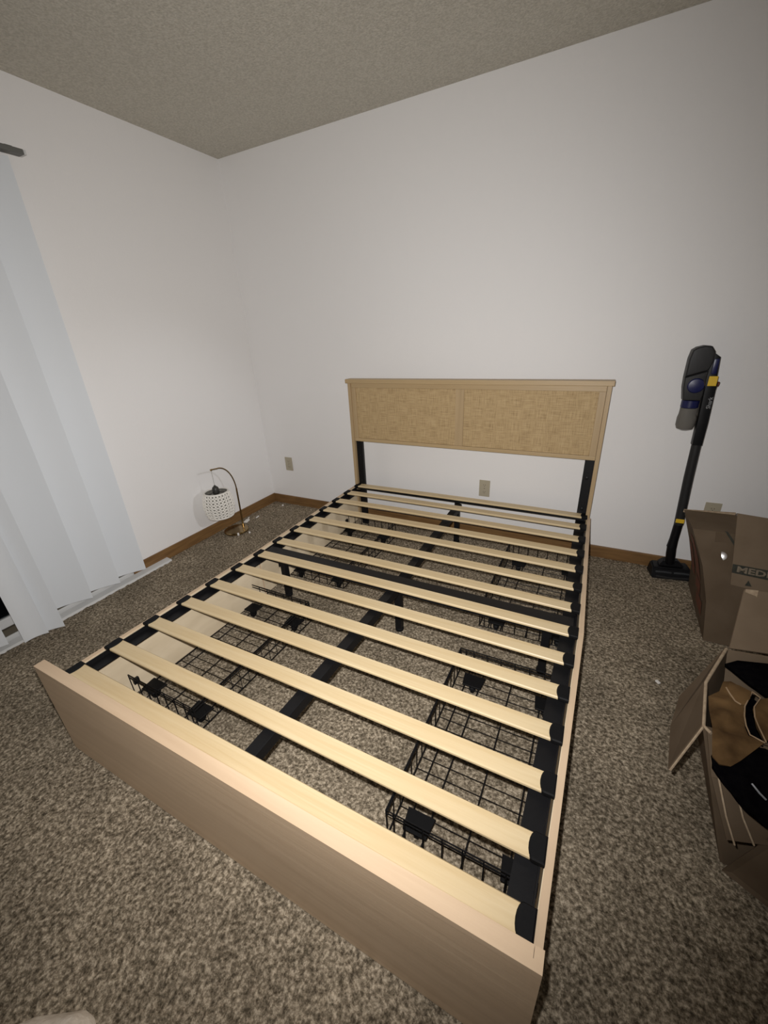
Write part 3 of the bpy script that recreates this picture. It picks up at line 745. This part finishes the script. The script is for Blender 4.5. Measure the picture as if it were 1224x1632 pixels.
for (t0, t1, d0, d1) in ((1.25, 2.55, 0.30, 0.55), (0.75, 1.15, 0.35, 0.6), (0.9, 2.1, 0.70, 0.9), (0.35, 0.7, 0.2, 0.5)):
    bm = nb(); q = []
    n = 5
    L_ = [side(0, t0 + (t1 - t0) * k / n, d0) for k in range(n + 1)]; R_ = [side(0, t0 + (t1 - t0) * k / n, d1) for k in range(n + 1)]
    va = [bm.verts.new(p) for p in L_]; vb = [bm.verts.new(p) for p in R_]
    for k in range(n): bm.faces.new((va[k], va[k + 1], vb[k + 1], vb[k]))
    bmesh.ops.recalc_face_normals(bm, faces=bm.faces); bmesh.ops.solidify(bm, geom=list(bm.faces), thickness=0.0006)
    mp_('red_print', bm, 'red')

# ================================================================== OPEN BOX
ob = empty('open_box', (2.985, -1.639, 0), 'open cardboard box with spread flaps on the carpet, holding dark fabric and tan suede', 'box')
OO = Vector((2.985, -1.639, 0))
def op(name, bm, m, parent=ob, smooth=None):
    bmesh.ops.translate(bm, verts=bm.verts, vec=-OO); return obj(name, bm, M[m], parent, smooth)
RZ = 0.385
rim = [(2.984, -1.207, RZ), (2.903, -1.394, RZ), (2.872, -1.566, RZ)]        # left rim, back to front
bot = [(2.995, -1.215, 0.001), (2.989, -1.420, 0.001), (2.985, -1.639, 0.001)]
rimR = [(3.45, -1.15, RZ), (3.45, -1.54, RZ)]; botR = [(3.44, -1.15, 0.001), (3.44, -1.60, 0.001)]
th = 0.006
def wallq(name, pts, out, m='card'):
    bm = nb(); slab(bm, pts, th, out); return op(name, bm, m)
bm = nb()
va = [bm.verts.new(p) for p in rim]; vb = [bm.verts.new(p) for p in bot]
for k in range(2): bm.faces.new((va[k], va[k + 1], vb[k + 1], vb[k]))
bmesh.ops.recalc_face_normals(bm, faces=bm.faces); bmesh.ops.solidify(bm, geom=list(bm.faces), thickness=th); op('left_wall', bm, 'card')
wallq('front_wall', [rim[2], rimR[1], botR[1], bot[2]], (0, -1, 0))
wallq('back_wall', [rim[0], rimR[0], botR[0], bot[0]], (0, 1, 0), 'cardl')
wallq('right_wall', [rimR[0], rimR[1], botR[1], botR[0]], (1, 0, 0))
wallq('bottom', [bot[0], bot[2], botR[1], botR[0]], (0, 0, 1))
# flaps
bm = nb(); slab(bm, [(2.990, -1.200, RZ + .002), (3.45, -1.12, RZ + .002), (3.46, -0.93, 0.49), (3.041, -1.003, 0.499)], 0.006, (0, -1, 1)); op('back_flap', bm, 'cardl')
bm = nb(); slab(bm, [(2.999, -1.187, RZ + .0035), (3.030, -1.182, RZ + .0035), (3.080, -0.995, 0.4995), (3.045, -1.001, 0.500)], 0.0012, (0, -1, 1)); op('torn_edge', bm, 'carde')
bm = nb()
hin = [(2.980, -1.210, RZ + .002), (2.898, -1.397, RZ + .002), (2.868, -1.566, RZ + .002)]
outr = [(2.870, -1.345, 0.262), (2.836, -1.47, 0.252), (2.817, -1.618, 0.250)]
va = [bm.verts.new(p) for p in hin]; vb = [bm.verts.new(p) for p in outr]
for k in range(2): bm.faces.new((va[k], va[k + 1], vb[k + 1], vb[k]))
bmesh.ops.recalc_face_normals(bm, faces=bm.faces); bmesh.ops.solidify(bm, geom=list(bm.faces), thickness=0.005); op('left_flap', bm, 'card')
bm = nb(); tube(bm, [hin[0], lerp3(hin[0], hin[1], .5) + Vector((0, 0, .003)), hin[1], hin[2], (2.880, -1.585, RZ + .004)], 0.0045, 8); op('torn_edge', bm, 'carde', smooth=60)
bm = nb(); tube(bm, [Vector(hin[2]), Vector(outr[2])], 0.003, 6); op('flap_edge', bm, 'carde')
bm = nb()
ff = [(2.874, -1.576, RZ + .001), (2.885, -1.655, 0.32), (2.930, -1.720, 0.205)]; fr_ = [(3.46, -1.54, RZ + .001), (3.46, -1.61, .31), (3.46, -1.55, 0.205)]
va = [bm.verts.new(p) for p in ff]; vb = [bm.verts.new(p) for p in fr_]
for k in range(2): bm.faces.new((va[k], vb[k], vb[k + 1], va[k + 1]))
bmesh.ops.recalc_face_normals(bm, faces=bm.faces); bmesh.ops.solidify(bm, geom=list(bm.faces), thickness=0.005); op('front_flap', bm, 'card')
for pts in ([(2.886, -1.600, 0.377), (2.896, -1.662, 0.327), (2.918, -1.700, 0.262), (2.944, -1.722, 0.204)], [(2.925, -1.610, 0.37), (2.928, -1.664, 0.325), (2.950, -1.692, 0.268), (2.983, -1.706, 0.207)]):
    bm = nb(); tube(bm, [Vector(p) + Vector((0, -.004, .003)) for p in pts], 0.0022, 6); op('torn_crease', bm, 'carde', smooth=60)
# loose cardboard sheet leaning in front of it
bm = nb(); slab(bm, [(2.978, -1.662, 0.003), (3.30, -1.830, 0.003), (3.34, -1.745, 0.30), (3.010, -1.690, 0.225)], 0.005, (0, -1, 0.2))
tag(obj('cardboard_sheet', bm, M['card']), 'loose brown cardboard sheet leaning on the front of the open box', 'cardboard')

# contents
o = obj('black_garment', patch([(2.965, -1.278, .38), (3.00, -1.252, .385), (3.075, -1.232, .385), (3.30, -1.19, .38), (3.34, -1.46, .36), (3.12, -1.45, .37), (3.044, -1.376, .38), (3.006, -1.337, .38)], 0.016, 0.012, 0.012, 0.012, 16, 1.0), M['cloth'], None, 60)
tag(o, 'black garment at the back of the open box behind the tan suede', 'clothing')
for k, v in enumerate(o.data.vertices): pass
lt_ = empty('suede_pouch', (2.93, -1.55, 0.36), 'folded tan suede leather piece with a dark curled opening in the open box', 'leather')
def lpart(name, bm, m, parent=lt_, smooth=60):
    bmesh.ops.translate(bm, verts=bm.verts, vec=(-2.93, 1.55, -0.36)); return obj(name, bm, M[m], parent, smooth)
L1 = [(2.894, -1.455, .392), (2.884, -1.515, .400), (2.881, -1.575, .402), (2.868, -1.662, .395), (2.879, -1.678, .395), (2.900, -1.677, .397), (2.922, -1.654, .400),
      (2.985, -1.574, .40), (2.956, -1.566, .40), (2.954, -1.541, .40), (2.965, -1.474, .40), (2.998, -1.403, .40), (2.957, -1.377, .40), (2.940, -1.380, .395), (2.925, -1.42, .390)]
lpart('front_panel', patch(L1, 0.009, 0.012, 0.022, 0.006, 22, 4.0), 'leather')
L2 = [(3.010, -1.420, .398), (2.988, -1.462, .396), (2.985, -1.497, .394), (2.984, -1.520, .394), (2.992, -1.56, .392), (3.03, -1.52, .392), (3.08, -1.45, .392), (3.05, -1.39, .395)]
lpart('back_panel', patch(L2, 0.009, 0.010, 0.014, 0.006, 26, 9.0), 'leather')
lpart('folded_corner', patch([(2.950, -1.389, .404), (2.970, -1.395, .408), (2.994, -1.408, .408), (2.984, -1.440, .410), (2.968, -1.468, .408), (2.946, -1.470, .404), (2.938, -1.438, .402)], 0.007, 0.008, 0.008, 0.004, 30, 5.0), 'leather')
bm = nb(); tube(bm, [(2.938, -1.415, .405), (2.940, -1.440, .409), (2.947, -1.466, .410), (2.958, -1.472, .409)], 0.0020, 6); lpart('pale_edge', bm, 'leathere')
bm = nb(); tube(bm, [(2.998, -1.403, .404), (2.982, -1.438, .408), (2.966, -1.474, .408), (2.958, -1.51, .407), (2.955, -1.541, .406), (2.958, -1.566, .404), (2.985, -1.576, .402)], 0.0018, 6); lpart('pale_edge', bm, 'leathere')
bm = nb(); tube(bm, [(2.998, -1.403, .404), (3.012, -1.42, .404), (2.989, -1.462, .404), (2.983, -1.497, .402), (2.985, -1.53, .401), (2.988, -1.572, .402)], 0.0018, 6); lpart('pale_edge', bm, 'leathere')
lpart('opening', patch([(2.998, -1.405, .388), (3.012, -1.42, .386), (2.989, -1.462, .384), (2.984, -1.52, .384), (2.987, -1.572, .386), (2.956, -1.566, .386), (2.956, -1.541, .386), (2.967, -1.474, .386)], 0.010, -0.01, 0.002, 0.003, 20, 2.0), 'cloth')  # black sheet put in as the shade inside the pouch's mouth
o = empty('black_bag', (2.95, -1.68, 0.36), 'black fabric bag with a silver zip lying over the front of the open box', 'bag')
BG = [(2.872, -1.650, .392), (2.868, -1.684, .388), (2.888, -1.712, .372), (2.930, -1.735, .352), (2.972, -1.738, .315), (3.10, -1.73, .31), (3.30, -1.68, .33), (3.30, -1.48, .37), (3.06, -1.50, .378), (2.985, -1.560, .380), (2.925, -1.630, .384)]
bm = patch(BG, 0.014, 0.016, 0.012, 0.012, 18, 6.0); bmesh.ops.translate(bm, verts=bm.verts, vec=(-2.95, 1.68, -0.36)); obj('bag_body', bm, M['cloth'], o, 60)
bm = nb(); tube(bm, [(2.935, -1.700, .392), (2.948, -1.712, .384), (2.960, -1.716, .376)], 0.0022, 6); bmesh.ops.translate(bm, verts=bm.verts, vec=(-2.95, 1.68, -0.36)); obj('zip', bm, M['silver'], o, 60)

# ================================================================== something pale at the bottom edge
BB = [(1.50, -2.70, .002), (1.545, -2.655, .002), (1.60, -2.622, .002), (1.635, -2.600, .002), (1.665, -2.598, .002), (1.705, -2.610, .002), (1.735, -2.66, .002), (1.72, -2.78, .002), (1.60, -2.82, .002), (1.50, -2.78, .002)]
BB = [(x + 0.038, y + 0.024, z) for x, y, z in BB]
o = obj('fleece_throw', patch(BB, 0.012, 0.058, 0.022, 0.004, 18, 3.0), M['beige'], None, 60)
tag(o, 'pale beige crumpled fleece on the carpet at the bottom left corner', 'fabric')
